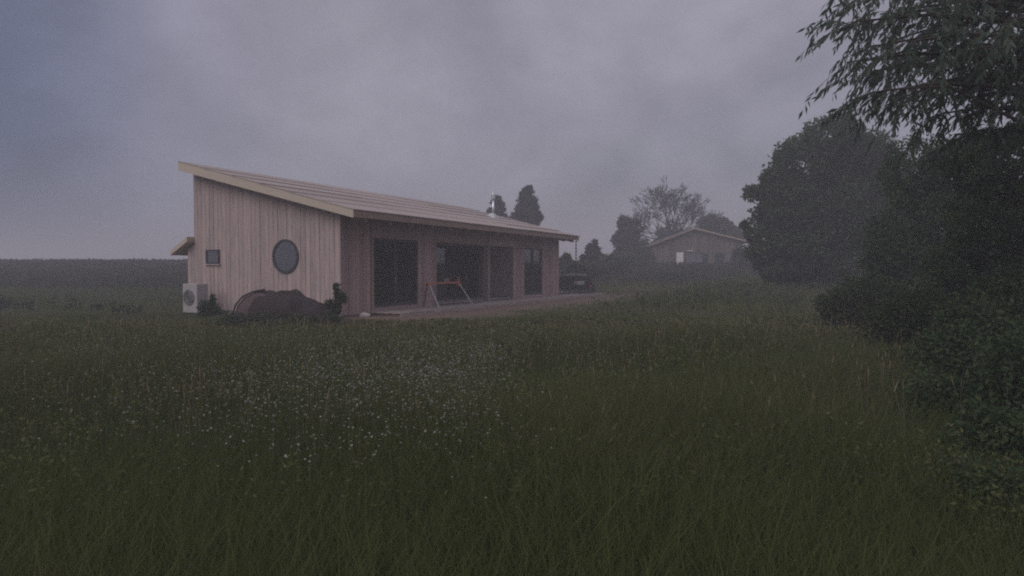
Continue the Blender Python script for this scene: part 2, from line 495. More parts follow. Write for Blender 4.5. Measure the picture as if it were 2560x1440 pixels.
# roof
x0, x1 = -.5, 17.75
ya, yb = -.9, 6.16
rows = 6
MB().hexa([(x0 + .03, ya + .03, rtop(ya) - .2), (x1 - .03, ya + .03, rtop(ya) - .2), (x1 - .03, yb - .03, rtop(yb) - .2), (x0 + .03, yb - .03, rtop(yb) - .2),
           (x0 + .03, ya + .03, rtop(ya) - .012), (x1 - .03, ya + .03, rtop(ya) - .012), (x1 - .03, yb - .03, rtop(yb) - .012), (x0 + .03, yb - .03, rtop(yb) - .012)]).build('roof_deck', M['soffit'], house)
for i in range(rows):
    p, q_ = ya + (yb - ya) * i / rows, ya + (yb - ya) * (i + 1) / rows
    lo, hi = p - .05, q_
    # each course in three lengths, a little uneven
    cuts = [x0 - .03, x0 + 5.2 + rng.uniform(-1, 1), x0 + 11.6 + rng.uniform(-1, 1), x1 + .05 + rng.uniform(-.02, .12)]
    for a, c in zip(cuts, cuts[1:]):
        d = rng.uniform(-.006, .012); e0 = rng.uniform(-.02, .02)
        MB().hexa([(a + .004, lo + e0, rtop(lo) + .012 + d), (c - .004, lo + e0, rtop(lo) + .012 + d), (c - .004, hi, rtop(hi) - .006), (a + .004, hi, rtop(hi) - .006),
                   (a + .004, lo + e0, rtop(lo) + .038 + d), (c - .004, lo + e0, rtop(lo) + .038 + d), (c - .004, hi, rtop(hi) + .014), (a + .004, hi, rtop(hi) + .014)]).build('roof_board', M['roof'], house)
def verge(xa, xb, nm):
    MB().hexa([(xa, ya, rtop(ya) - .22), (xb, ya, rtop(ya) - .22), (xb, yb, rtop(yb) - .29), (xa, yb, rtop(yb) - .29),
               (xa, ya, rtop(ya) + .005), (xb, ya, rtop(ya) + .005), (xb, yb, rtop(yb) + .005), (xa, yb, rtop(yb) + .005)]).build(nm, M['fascia'], house)
verge(x0 - .012, x0 + .026, 'verge_board'); verge(x1 - .026, x1 + .012, 'verge_board')
MB().box(x0 + .03, x1 - .03, ya - .012, ya + .026, rtop(ya) - .20, rtop(ya) - .01).build('eave_board', M['trim'], house)
MB().box(x0 + .03, x1 - .03, yb - .026, yb + .012, rtop(yb) - .20, rtop(yb) - .01).build('ridge_board', M['trim'], house)
for k in range(15):
    xx = x0 + .6 + k * 1.21
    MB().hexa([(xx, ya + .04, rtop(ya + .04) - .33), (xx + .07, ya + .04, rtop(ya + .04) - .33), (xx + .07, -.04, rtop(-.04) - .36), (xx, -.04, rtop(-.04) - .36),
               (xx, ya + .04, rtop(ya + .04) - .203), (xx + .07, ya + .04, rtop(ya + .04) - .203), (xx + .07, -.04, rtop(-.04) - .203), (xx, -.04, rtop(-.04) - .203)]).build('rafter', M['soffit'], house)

# flue through the roof: find the roof point seen at (1233, 545)
best = None
for a in np.linspace(4, 17, 131):
    for c in np.linspace(-.6, 5.5, 123):
        w = HP + HU * a + HV * c
        px = 1280 + F * w[0] / w[1]; py = 672 - F * (rtop(c) - CAM_Z) / w[1]
        e = (px - 1233) ** 2 + (py - 545) ** 2
        if best is None or e < best[0]: best = (e, a, c, w[1])
_, fa, fc, fd = best
fz = rtop(fc); fh = 60 / F * fd
fl = MB().tube([(fa, fc, fz - .1), (fa, fc, fz + fh - .26)], .062, 14).build('flue', M['steel'], house, smooth=True)
MB().lathe([(.062, -.27), (.10, -.25), (.10, -.03), (.085, 0)], (fa, fc, fz + fh), 14).build('cap', M['steel'], fl)
MB().hexa([(fa - .24, fc - .24, rtop(fc - .24) + .03), (fa + .24, fc - .24, rtop(fc - .24) + .03), (fa + .24, fc + .24, rtop(fc + .24) + .03), (fa - .24, fc + .24, rtop(fc + .24) + .03),
           (fa - .09, fc - .09, fz + .2), (fa + .09, fc - .09, fz + .2), (fa + .09, fc + .09, fz + .24), (fa - .09, fc + .09, fz + .24)]).build('flashing', M['lead'], fl)

# windows of the gable
def gable_at(px, py):
    """local (y,z) on the gable face under a photo pixel"""
    k = (px - 1280) / F
    s = (k * HP[1] - HP[0]) / (HV[0] - k * HV[1])
    Y = HP[1] + HV[1] * s
    return s, CAM_Z + (672 - py) / F * Y, Y
cy, cz, cY = gable_at(717, 641)
rw = 41 / F * cY
ring = MB()
N = 40
vs = []
for r_, xx in ((rw - .05, -.03), (rw - .05, -.075), (rw + .02, -.075), (rw + .02, -.03)):
    vs.append([ring.bm.verts.new((xx, cy + r_ * math.cos(2 * math.pi * k / N), cz + r_ * math.sin(2 * math.pi * k / N))) for k in range(N)])
for a in range(4):
    for k in range(N):
        ring.bm.faces.new((vs[a][k], vs[a][(k + 1) % N], vs[(a + 1) % 4][(k + 1) % N], vs[(a + 1) % 4][k]))
rwin = ring.build('round_window', M['frame'], house)
MB().lathe([(rw - .045, -.05), (rw - .045, -.042)], (0, cy, cz), 40, 'X').build('pane', M['darkglass'], rwin)
(sy0, sz0, _), (sy1, sz1, _) = gable_at(519, 660), gable_at(552, 624)
ya_, yb_ = min(sy0, sy1), max(sy0, sy1)
fr = MB(); fw = .05
fr.box(-.075, -.03, ya_, ya_ + fw, sz0, sz1).box(-.075, -.03, yb_ - fw, yb_, sz0, sz1)
fr.box(-.073, -.03, ya_ + fw, yb_ - fw, sz0, sz0 + fw).box(-.073, -.03, ya_ + fw, yb_ - fw, sz1 - fw, sz1)
sw = fr.build('square_window', M['frame'], house)
MB().box(-.05, -.042, ya_ + fw - .004, yb_ - fw + .004, sz0 + fw - .004, sz1 - fw + .004).build('pane', M['darkglass'], sw)
MB().box(-.10, -.02, ya_ - .04, yb_ + .04, sz0 - .035, sz0 - .003).build('sill', M['larch'], sw)

# lean-to behind the tall end
MB().hexa([(.03, DEP + .002, 0), (2.2, DEP + .002, 0), (2.2, DEP + .32, 0), (.03, DEP + .32, 0),
           (.03, DEP + .002, 2.3), (2.2, DEP + .002, 2.3), (2.2, DEP + .32, 2.12), (.03, DEP + .32, 2.12)]).build('lean_to_wall', M['core'], house)
for i in range(2):
    MB().box(-.022, .026, DEP + .004 + i * .158, DEP + .152 + i * .158, .1, 2.24 - i * .09).build('board', M['larch'], house)
MB().hexa([(-.3, DEP + .006, 2.34), (2.4, DEP + .006, 2.34), (2.4, DEP + .80, 1.90), (-.3, DEP + .80, 1.90),
           (-.3, DEP + .006, 2.50), (2.4, DEP + .006, 2.50), (2.4, DEP + .80, 2.06), (-.3, DEP + .80, 2.06)]).build('lean_to_roof', M['fascia'], house)

# timber deck along the glazed side
deck = empty('timber_deck', (HP[0], HP[1], 0), R(64.3))
tag(deck, 'low weathered timber deck running along the glazed side of the house', 'deck')
for i in range(8):
    p = -.09 - i * .15
    for a, c in ((1.2, 8.0), (8.0, 14.2), (14.2, 20.6)):
        j = rng.uniform(-.003, .003)
        MB().box(a + .003, c - .003, p - .144, p, .085 + j, .115 + j).build('deck_board', M['deck'], deck)
MB().box(1.2, 20.6, -1.335, -1.302, -.06, .112).build('edge_board', M['deck'], deck)
MB().box(1.3, 20.5, -1.29, -.12, -.06, .08).build('joist_frame', M['soffit'], deck)

# rain chain from the eave corner
ch = MB()
pt = at(1440, 597, 36.4)
zt = rtop(ya) - .2
zz = zt
while zz > .25:
    ch.lathe([(.012, 0), (.045, -.02), (.03, -.11), (.010, -.13)], (pt.x, pt.y, zz), 8)
    ch.tube([(pt.x, pt.y, zz - .12), (pt.x, pt.y, zz - .19)], .008, 5)
    zz -= .17
rc = ch.build('rain_chain', M['darksteel'])
tag(rc, 'dark rain chain of small cups hanging from the far eave corner', 'rain chain')

# ------------------------------------------------------------------ heat pump beside the gable
hp = empty('heat_pump', (-10.02, 22.15, 0), R(64.3))
tag(hp, 'white outdoor heat pump with a dark round fan beside the timber house', 'heat pump')
MB().box(-.22, .22, -.32, .32, .06, .98).build('casing', M['white'], hp, bevel=.015)
g = MB().lathe([(.24, -.228), (.24, -.236)], (0, .03, .55), 28, 'X').build('fan_grille', M['grille'], hp)
gr = MB()
for rr in (.08, .14, .20, .245):
    gr.tube([(-.242, .03 + rr * math.cos(2 * math.pi * k / 24), .55 + rr * math.sin(2 * math.pi * k / 24)) for k in range(25)], .006, 4)
gr.build('guard_rings', M['white'], g)
MB().box(-.2, .2, -.28, -.2, 0, .055).build('foot', M['darksteel'], hp)
MB().box(-.2, .2, .2, .28, 0, .055).build('foot', M['darksteel'], hp)
MB().box(.0, .16, -.335, -.322, .35, .6).build('service_cover', M['white'], hp)

# ------------------------------------------------------------------ covered heap in front of the gable
heap = empty('covered_heap', (-5.72, 17.9, 0), 0)
tag(heap, 'low rounded heap under a dark brown tarpaulin in front of the gable wall', 'covered heap')
nu, nv = 44, 22
prof_t = [0, .05, .12, .20, .34, .46, .58, .70, .80, .90, .96, 1]
prof_h = [0, .46, .72, .86, .88, .93, .88, .74, .66, .55, .34, 0]
V = []
for i in range(nu + 1):
    u_ = i / nu
    h = np.interp(u_, prof_t, prof_h)
    for j in range(nv + 1):
        a = math.pi * j / nv
        w = .62 * (.75 + .25 * math.sin(math.pi * u_)) * (1 if 0 < u_ < 1 else .5)
        fold = 1 + .04 * math.sin(7 * a + 14 * u_) * math.sin(a) + .03 * math.sin(5 * a - 23 * u_) * math.sin(a) + .012 * math.sin(17 * u_ + a * 3) + rng.uniform(-.006, .006)
        zz = h * max(0, math.sin(a)) ** .55 * fold
        V.append((-1.06 + 2.15 * u_ + .03 * math.sin(a * 5), -math.cos(a) * w * fold, zz - .02))
idx = []
for i in range(nu):
    for j in range(nv):
        k = i * (nv + 1) + j
        idx += [k, k + nv + 1, k + nv + 2, k + 1]
np_mesh('tarpaulin', np.array(V), idx, np.full(nu * nv, 4), M['tarp'], heap, smooth=True)
hoop = [(-1.22, -.5, 0), (-1.23, -.5, .3), (-1.17, -.48, .55), (-1.02, -.42, .75), (-.8, -.3, .87), (-.55, -.15, .925)]
MB().tube(hoop, .028, 8).build('hoop', M['darksteel'], heap)
fv = []
for k, (a, b_, c) in enumerate(hoop):
    fv.append((a + .03, b_ + .03, max(c - .02, .0)))
    fv.append((min(a + .30, -.5), b_ + .06, max(c - .09, 0)))
fi = []
for k in range(5):
    fi += [2 * k, 2 * k + 1, 2 * k + 3, 2 * k + 2]
np_mesh('side_flap', np.array(fv), fi, np.full(5, 4), M['flap'], heap)
for px_, w_ in ((-.6, .05), (.2, .05), (.7, .045)):
    MB().lathe([(.03, 0), (w_ + .02, .03), (w_ + .015, .07), (.02, .09)], (px_, -.66, 0), 8).build('weight_stone', M['stone'], heap)

# terracotta pot and a pale stone
pot = MB().lathe([(.0, .02), (.13, .02), (.19, .30), (.215, .30), (.215, .36), (.18, .36), (.17, .28), (0, .27)], (0, 0, 0), 20, cap=False)
o = pot.build('clay_pot', M['clay'], smooth=True)
p = at(832, 790, 18.9); o.location = (p.x, p.y, float(ground_z(p.x, p.y)) - .01)
tag(o, 'small terracotta pot at the foot of the near house corner', 'pot')
def rock(name, loc, s, seed):
    bm = bmesh.new(); bmesh.ops.create_icosphere(bm, subdivisions=2, radius=1)
    rr = random.Random(seed)
    for v in bm.verts:
        v.co *= rr.uniform(.82, 1.12); v.co = Vector((v.co.x * s[0], v.co.y * s[1], v.co.z * s[2]))
    me = bpy.data.meshes.new(name); bm.to_mesh(me); bm.free(); me.materials.append(M['stone'])
    o = link(bpy.data.objects.new(name, me)); o.location = loc
    return o
p = at(912, 789, 21.0)
tag(rock('stone', (p.x, p.y, .05), (.16, .12, .10), 3), 'pale stone lying in front of the plinth near the house corner', 'stone')

# ------------------------------------------------------------------ orange topped trestle on the deck
W0 = HP + HU * 4.25 + HV * -.30
tr = empty('trestle', (W0[0], W0[1], .117), R(64.3))
tag(tr, 'orange topped work trestle with pale legs standing on the deck', 'trestle')
TL, TH = 2.25, .85
MB().box(0, TL, -.03, .03, TH - .06, TH).build('top_bar', M['orange'], tr, bevel=.006)
for xx, sp in ((.08, .10), (TL - .08, .42)):
    MB().box(xx - .06, xx + .06, -.05, .05, TH - .16, TH - .052).build('bracket', M['orange'], tr)
    MB().tube([(xx, -.05, TH - .1), (xx + sp, -.36, .0)], .026, 8).build('leg', M['leg'], tr)
    q_ = MB().tube([(xx, .05, TH - .1), (xx, .20, .0)], .019, 8).build('leg', M['darksteel'], tr)
    tag(q_, 'dark rear leg')
MB().box(TL - .11, TL - .05, -.025, .025, TH + .001, TH + .17).build('end_stop', M['orange'], tr)
bl = MB().box(-.09, .09, -.06, .06, 0, .13).build('wood_block', M['cedar'], bevel=.008)
w = W0 + HU * 1.3
bl.location = (w[0], w[1], .117 + TH + .001); bl.rotation_euler = (0, 0, R(70))
tag(bl, 'short reddish wood block resting on the orange trestle', 'wood block')

# ------------------------------------------------------------------ black trailer past the far end
tl = empty('trailer', (3.42, 37.6, 0), R(-4))
tag(tl, 'low black trailer with a pale number plate parked past the far house end', 'trailer')
MB().box(-.88, .88, -.04, .0, .42, 1.0).build('tailboard', M['trailer'], tl, bevel=.008)
MB().box(-.88, -.84, .003, 2.3, .42, 1.0).build('side_board', M['trailer'], tl)
MB().box(.84, .88, .003, 2.3, .42, 1.0).build('side_board', M['trailer'], tl)
MB().box(-.88, .88, 2.303, 2.34, .42, 1.0).build('front_board', M['trailer'], tl)
MB().box(-.838, .838, .003, 2.3, .42, .46).build('bed', M['trailer'], tl)
MB().box(-.8, .8, -.02, .08, .28, .417).build('rear_beam', M['darksteel'], tl)
load = MB()
load.lathe([(.80, .0), (.74, .10), (.5, .20), (.2, .24), (.05, .25)], (0, 0, 0), 20)
lo = load.build('cover', M['trailer'], tl, smooth=True); lo.scale = (1.0, 1.35, .8); lo.location = (0, 1.15, 1.0)
pl = MB().box(-.06, .46, -.062, -.043, .60, .78).build('number_plate', M['plate'], tl)
for k in range(7):
    xx = -.02 + k * .064 + (.03 if k > 3 else 0)
    MB().box(xx, xx + .035, -.066, -.0625, .645, .735).build('character_mark', M['grille'], pl)
MB().box(-.99, -.86, -.06, -.042, .80, .92).build('tail_lamp', M['redlamp'], tl)
MB().box(.74, .86, -.06, -.042, .50, .60).build('tail_lamp', M['redlamp'], tl)
for s in (-1, 1):
    wh = MB().lathe([(.16, -.08), (.29, -.08), (.31, -.04), (.31, .04), (.29, .08), (.16, .08)], (s * .98, 1.1, .31), 20, 'X').build('wheel', M['rubber'], tl)
    MB().lathe([(.03, -.085), (.16, -.06), (.16, .06), (.03, .085)], (s * .98, 1.1, .31), 14, 'X').build('rim', M['grille'], wh)
    gd = MB()
    for k in range(9):
        a0, a1 = math.pi * k / 9, math.pi * (k + 1) / 9
        gd.hexa([(s * .98 - .1, 1.1 + r_ * math.cos(a), .31 + r_ * math.sin(a)) for r_, a in ((.36, a0), (.385, a0), (.385, a1), (.36, a1))] +
                [(s * .98 + .1, 1.1 + r_ * math.cos(a), .31 + r_ * math.sin(a)) for r_, a in ((.36, a0), (.385, a0), (.385, a1), (.36, a1))])
    gd.build('mudguard', M['trailer'], tl)
MB().tube([(0, 2.34, .4), (0, 3.5, .42)], .04, 8).build('drawbar', M['darksteel'], tl)
MB().tube([(0, 3.3, .42), (0, 3.3, .0)], .025, 8).build('jockey_stand', M['darksteel'], tl)

# ------------------------------------------------------------------ small cabin on the rise
CY = 66.0
gz = float(ground_z(18, CY)) - .05
cab = empty('cabin', (at(1741, 600, CY).x, CY, gz), R(-3))
tag(cab, 'small dark gabled cabin with pale verge boards on the rise beyond the meadow', 'cabin')
def cx(px): return (px - 1741) / F * CY
def czz(py): return CAM_Z + (672 - py) / F * CY - gz
wl, wr, pk = cx(1632), cx(1850), cx(1734)
ze_l, ze_r, zp = czz(607), czz(604), czz(571)
def rz_(x):
    return np.interp(x, [wl, pk, wr], [ze_l, zp, ze_r])
nB = 16
for i in range(nB):
    a, c = wl + (wr - wl) * i / nB, wl + (wr - wl) * (i + 1) / nB
    m_ = MB(); j = rng.uniform(0, .015)
    pts = [a + .012, c - .012]
    if pts[0] < pk < pts[1]: pts = [pts[0], pk, pts[1]]
    for p0, p1 in zip(pts, pts[1:]):
        m_.hexa([(p0, -.03 - j, 0), (p1, -.03 - j, 0), (p1, 0, 0), (p0, 0, 0),
                 (p0, -.03 - j, rz_(p0) - .12), (p1, -.03 - j, rz_(p1) - .12), (p1, 0, rz_(p1) - .12), (p0, 0, rz_(p0) - .12)])
    m_.build('board', M['cabin'], cab)
for s0, s1 in ((wl + .002, wl + .12), (wr - .12, wr - .002)):
    MB().box(s0, s1, .135, 7, 0, min(rz_(s0), rz_(s1)) - .13).build('side_wall', M['cabin'], cab)
m_ = MB()
for p0, p1 in ((wl, pk), (pk, wr)):
    m_.hexa([(p0, .004, 0), (p1, .004, 0), (p1, .13, 0), (p0, .13, 0), (p0, .004, rz_(p0) - .14), (p1, .004, rz_(p1) - .14), (p1, .13, rz_(p1) - .14), (p0, .13, rz_(p0) - .14)])
m_.build('front_wall', M['core'], cab)
el, er = cx(1621), cx(1873)
zl, zr = czz(614), czz(606)
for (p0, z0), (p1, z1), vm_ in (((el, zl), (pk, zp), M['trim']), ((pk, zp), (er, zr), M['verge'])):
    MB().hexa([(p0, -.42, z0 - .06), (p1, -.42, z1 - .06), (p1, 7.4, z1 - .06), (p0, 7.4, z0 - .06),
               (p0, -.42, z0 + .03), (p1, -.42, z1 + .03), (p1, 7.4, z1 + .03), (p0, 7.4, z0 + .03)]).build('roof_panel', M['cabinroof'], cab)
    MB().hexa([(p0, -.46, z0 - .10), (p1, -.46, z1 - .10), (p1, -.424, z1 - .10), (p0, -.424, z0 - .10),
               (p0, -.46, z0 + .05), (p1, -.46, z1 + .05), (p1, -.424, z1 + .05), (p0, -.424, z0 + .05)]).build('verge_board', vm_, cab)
def cab_rect(px0, px1, py0, py1): return cx(px0), cx(px1), czz(py1), czz(py0)
a, c, z0, z1 = cab_rect(1691, 1708, 631, 668)
M['doorwhite'] = mat('white_door_paint', (.80, .78, .76), .5, var=.05)
dr = MB().box(a, c, -.11, -.05, z0, z1).build('white_door', M['doorwhite'], cab)
for u0, u1, v0, v1 in ((.15, .85, .62, .92), (.15, .85, .36, .56), (.15, .85, .08, .28)):
    MB().box(a + (c - a) * u0, a + (c - a) * u1, -.118, -.112, z0 + (z1 - z0) * v0, z0 + (z1 - z0) * v1).build('panel', M['plate'], dr)
for px0, px1, py0, py1 in ((1712, 1768, 632, 664), (1786, 1828, 632, 664)):
    a, c, z0, z1 = cab_rect(px0, px1, py0, py1)
    f = MB(); fw = .07
    f.box(a, a + fw, -.10, -.05, z0, z1).box(c - fw, c, -.10, -.05, z0, z1).box(a + fw, c - fw, -.098, -.05, z0, z0 + fw).box(a + fw, c - fw, -.098, -.05, z1 - fw, z1)
    f.box((a + c) / 2 - .03, (a + c) / 2 + .03, -.096, -.05, z0 + fw, z1 - fw)
    w_ = f.build('window', M['frame'], cab)
    MB().box(a + fw - .01, c - fw + .01, -.075, -.06, z0 + fw - .01, z1 - fw + .01).build('pane', M['darkglass'], w_)
a, c, z0, z1 = cab_rect(1716, 1732, 625, 629)
MB().box(a, c, -.16, -.05, z0, z1).build('light_fitting', M['white'], cab)

# ------------------------------------------------------------------ foliage makers
def rand_dir(n):
    return unit(rng.normal(size=(n, 3)))

def crown_points(blobs, n, clump=.34, per=60, fill=.55):
    """clumps on and in ellipsoid blobs, leaves on each clump's shell"""
    blobs = np.array(blobs, float)
    area = (blobs[:, 3] * blobs[:, 4] + blobs[:, 4] * blobs[:, 5] + blobs[:, 3] * blobs[:, 5])
    k = max(1, int(n / per))
    bi = rng.choice(len(blobs), k, p=area / area.sum())
    d = rand_dir(k)
    rad = rng.uniform(fill, 1.0, k) ** .6
    c = blobs[bi, :3] + d * rad[:, None] * blobs[bi, 3:]
    rc_ = clump * blobs[bi, 3:].min(1) * rng.uniform(.45, 1.25, k)
    ci = np.repeat(np.arange(k), per)
    dd = rand_dir(k * per); dd[:, 2] = dd[:, 2] * .8
    P = c[ci] + dd * (rc_[ci] * rng.uniform(.35, 1.1, k * per))[:, None]
    ct = rng.random(k)
    tint = np.clip(.55 * ct[ci] + .45 * rng.random(k * per), 0, 1)
    return P, dd, tint

def make_tree(name, label, cat, base, blobs, n, leaf, m, trunk_r=.2, trunk_top=None, clump=.34, per=60, group=None, limbs=6, droop=.2, fill=.55, stem_mat='bark'):
    base = Vector(base)
    o = empty(name, base)
    tag(o, label, cat, group)
    bl_ = [(b[0] - base.x, b[1] - base.y, b[2] - base.z, *b[3:]) for b in blobs]
    P, D, T = crown_points(bl_, n, clump, per, fill)
    keep = P[:, 2] > .02
    P, D, T = P[keep], D[keep], T[keep]
    D = D + rng.normal(size=D.shape) * .7; D[:, 2] -= droop
    leaves('crown', P, D, leaf * rng.uniform(.7, 1.3, len(P)), leaf * .55 * rng.uniform(.7, 1.3, len(P)), m, o, T)
    top = max(b[2] for b in bl_) if trunk_top is None else trunk_top
    tb = MB()
    tb.tube([(0, 0, -.25), (0.02, 0, top * .3), (-.03, .04, top * .65), (.02, 0, top)], [trunk_r * 1.25, trunk_r, trunk_r * .7, trunk_r * .3], 8)
    for b in random.sample(bl_, min(limbs, len(bl_))):
        h0 = top * random.uniform(.25, .6)
        mid = Vector((b[0] * .5, b[1] * .5, (h0 + b[2]) / 2 + .1 * top))
        tb.tube([(0, 0, h0), mid, (b[0], b[1], b[2])], [trunk_r * .45, trunk_r * .3, trunk_r * .1], 6)
    tb.build('trunk', M[stem_mat], o)
    return o

def B(px, py, Y, rpx, rpy=None, dy=0.0, ry=None):
    """ellipsoid blob seen at a photo pixel with radii in pixels"""
    rpy = rpy or rpx
    p = at(px, py, Y + dy)
    rx_ = rpx / F * Y; rz = rpy / F * Y
    return (p.x, p.y, p.z, rx_, ry or (rx_ + rz) / 2, rz)

# --- two conifers behind the roof
def conifer(px, ptop, w, Y, label, seed):
    rr = np.random.default_rng(seed)
    blobs = []
    ph = 690 - ptop
    for k in range(46):
        f = k / 45
        wid = w / 2 * (.22 + .78 * min(1, f * 2.2)) * rr.uniform(.6, 1.0)
        a = rr.uniform(0, 2 * math.pi)
        y = ptop + 10 + f * ph * .62
        r_ = rr.uniform(.13, .25) * w * (.55 + .45 * min(1, f * 2.5))
        blobs.append(B(px + math.cos(a) * (wid - r_ * .6), y, Y, r_, r_ * .8, dy=math.sin(a) * wid / F * Y))
    x = at(px, 0, Y).x
    return make_tree('pine_tree', label, 'tree', (x, Y, float(ground_z(x, Y))), blobs, 16000, .30, M['needle'], .22, at(px, ptop + 25, Y).z - float(ground_z(x, Y)), clump=.5, per=25, group='conifers behind the house', droop=-.2, fill=.3)
conifer(1319, 464, 78, 62, 'taller of two dark conifers rising behind the long roof', 3)
conifer(1243, 487, 58, 64, 'shorter dark conifer behind the metal flue', 5)

# --- bare tree behind the cabin
def bare_tree(px, Y):
    x = at(px, 0, Y).x; z0 = float(ground_z(x, Y))
    o = empty('bare_tree', (x, Y, z0))
    tag(o, 'wide bare branched tree behind the cabin roof', 'tree')
    rr = random.Random(11)
    Vv, Fi = [], []
    def seg(p0, p1, r0, r1):
        d = (p1 - p0).normalized(); a = d.cross(Vector((.3, .2, .9)))
        if a.length < .05: a = d.cross(Vector((1, 0, 0)))
        a.normalize(); b_ = d.cross(a)
        k = len(Vv)
        for p, r_ in ((p0, r0), (p1, r1)):
            for t_ in range(3):
                an = 2 * math.pi * t_ / 3
                Vv.append(p + (a * math.cos(an) + b_ * math.sin(an)) * r_)
        for t_ in range(3):
            Fi.extend([k + t_, k + (t_ + 1) % 3, k + 3 + (t_ + 1) % 3, k + 3 + t_])
    def grow(p, d, l, r_, lev):
        n = 3
        for i in range(n):
            d2 = (d + Vector((rr.gauss(0, .09), rr.gauss(0, .09), rr.gauss(0.02, .08)))).normalized()
            p2 = p + d2 * l / n
            r2 = r_ * .86
            seg(p, p2, r_, r2)
            p, d, r_ = p2, d2, r2
            if lev > 0 and i > 0 and rr.random() < .5:
                sd = (d + Vector((rr.gauss(0, .45), rr.gauss(0, .45), rr.gauss(.05, .35)))).normalized()
                grow(p, sd, l * rr.uniform(.55, .75), r_ * .5, lev - 1)
        if lev > 0:
            for _ in range(2 if lev > 1 else 3):
                sd = (d + Vector((rr.gauss(0, .36), rr.gauss(0, .36), rr.gauss(.05, .28)))).normalized()
                grow(p, sd, l * rr.uniform(.62, .82), max(r_ * .68, .029), lev - 1)
    seg(Vector((0, 0, -.3)), Vector((0, 0, 2.4)), .42, .36)
    for an in range(12):
        a = an / 12 * 2 * math.pi + .3 + rr.uniform(-.15, .15)
        el_ = (.40, .75, 1.05, 1.35)[an % 4]
        d = Vector((math.cos(a) * math.cos(el_) * 1.15, math.sin(a) * math.cos(el_), math.sin(el_)))
        grow(Vector((0, 0, 2.0 + .25 * (an % 3))), d.normalized(), 2.6, .16, 5)
    print('bare tree faces', len(Fi) // 4)
    Vv_ = np.array(Vv)
    np_mesh('branches', Vv_, Fi, np.full(len(Fi) // 4, 4), M['greybark'], o)
    # ivy on the lower limbs
    P, D, T = crown_points([(-.2, 0, 3.2, 1.7, 1.2, 2.0), (.9, .2, 2.4, 1.2, 1.0, 1.6), (-1.2, 0, 2.2, 1.1, 1, 1.4)], 6000, .4, 40)
    leaves('ivy', P, D, .3, .2, M['needle'], o, T)
    ext = Vv_[:, 2].max(), Vv_[:, 0].min(), Vv_[:, 0].max()
    print('bare tree extents', ext, 'target top', at(px, 440, Y).z - z0, 'half width', 100 / F * Y)
    k = (at(px, 440, Y).z - z0) / ext[0]
    o.scale = (max(k, 98 / F * Y / max(-ext[1], ext[2])), k, k)
bare_tree(1678, 77)

# --- other distant trees and bushes
def gtree(name, label, cat, px, Y, blobs, n, leaf, m, **kw):
    x = at(px, 0, Y).x
    return make_tree(name, label, cat, (x, Y, float(ground_z(x, Y))), blobs, n, leaf, m, **kw)
Y = 72
gtree('evergreen_tree', 'bushy evergreen tree left of the cabin roof', 'tree', 1572, Y,
      [B(1566, 565, Y, 22, 24), B(1585, 570, Y, 20, 22), B(1562, 600, Y, 30, 26), B(1590, 610, Y, 26, 26), B(1575, 635, Y, 38, 26), B(1555, 640, Y, 22, 20)], 14000, .26, M['needle'], trunk_r=.2)
Y = 58
gtree('young_tree', 'small pointed young tree between the rain chain and the evergreen', 'tree', 1483, Y,
      [B(1483, 612, Y, 9, 12), B(1482, 628, Y, 17, 14), B(1474, 643, Y, 20, 14), B(1494, 645, Y, 20, 14), B(1484, 655, Y, 28, 14)], 7000, .2, M['needle'], trunk_r=.1, clump=.45)
Y = 52
gtree('bush', 'small bush just past the far end of the house wall', 'bush', 1413, Y,
      [B(1413, 645, Y, 14, 12), B(1420, 660, Y, 22, 14), B(1402, 662, Y, 18, 14)], 5000, .17, M['midgreen'], trunk_r=.06)
Y = 76
gtree('round_tree', 'rounded green tree behind the right side of the cabin', 'tree', 1790, Y,
      [B(1775, 560, Y, 28, 24), B(1800, 568, Y, 30, 24), B(1830, 590, Y, 28, 22), B(1770, 590, Y, 36, 28), B(1810, 606, Y, 36, 28)], 13000, .28, M['midgreen'], trunk_r=.22)
labels = ['low hedge bush beneath the small pointed tree', 'wide hedge bush right of the small pointed tree', 'hedge bush at the foot of the evergreen tree',
          'dark hedge bush against the left wall of the cabin', 'pale hedge bush above the number plate of the trailer', 'low bush in front of the white cabin door', 'dark bush filling the gap right of the cabin wall']
for (px, py, w_, h_, Y), lb in zip([(1470, 672, 36, 20, 50), (1530, 662, 44, 24, 54), (1580, 662, 40, 26, 60), (1612, 650, 22, 34, 66), (1440, 676, 34, 18, 46), (1675, 692, 42, 10, 50), (1864, 634, 32, 40, 60)], labels):
    gtree('hedge_bush', lb, 'bush', px, Y, [B(px, py, Y, w_ * .7, h_), B(px - w_ * .5, py + 6, Y, w_ * .5, h_ * .8), B(px + w_ * .5, py + 5, Y, w_ * .5, h_ * .8)],
          5000, .17, M['midgreen'], trunk_r=.05, group='bushes along the far bank', limbs=2)

# --- big tree on the right
Y = 34
gtree('big_tree', 'large dark full crowned tree right of the cabin', 'tree', 2060, Y,
      [B(2075, 360, Y, 82, 66), B(2000, 420, Y, 72, 70), B(2140, 400, Y, 80, 84), B(1945, 470, Y, 48, 50), B(2190, 470, Y, 84, 90),
       B(1878, 484, Y, 20, 18), B(1905, 478, Y, 24, 22), B(1860, 481, Y, 9, 9), B(1925, 535, Y, 46, 38), B(2010, 520, Y, 92, 80), B(2110, 530, Y, 110, 90), B(2220, 560, Y, 90, 90),
       B(1885, 575, Y, 38, 30), B(1920, 610, Y, 62, 50), B(2020, 620, Y, 100, 70), B(2140, 640, Y, 110, 76), B(1960, 665, Y, 70, 42), B(2080, 690, Y, 100, 40)],
      90000, .20, M['deepgreen'], trunk_r=.45, clump=.30, per=45, limbs=9)

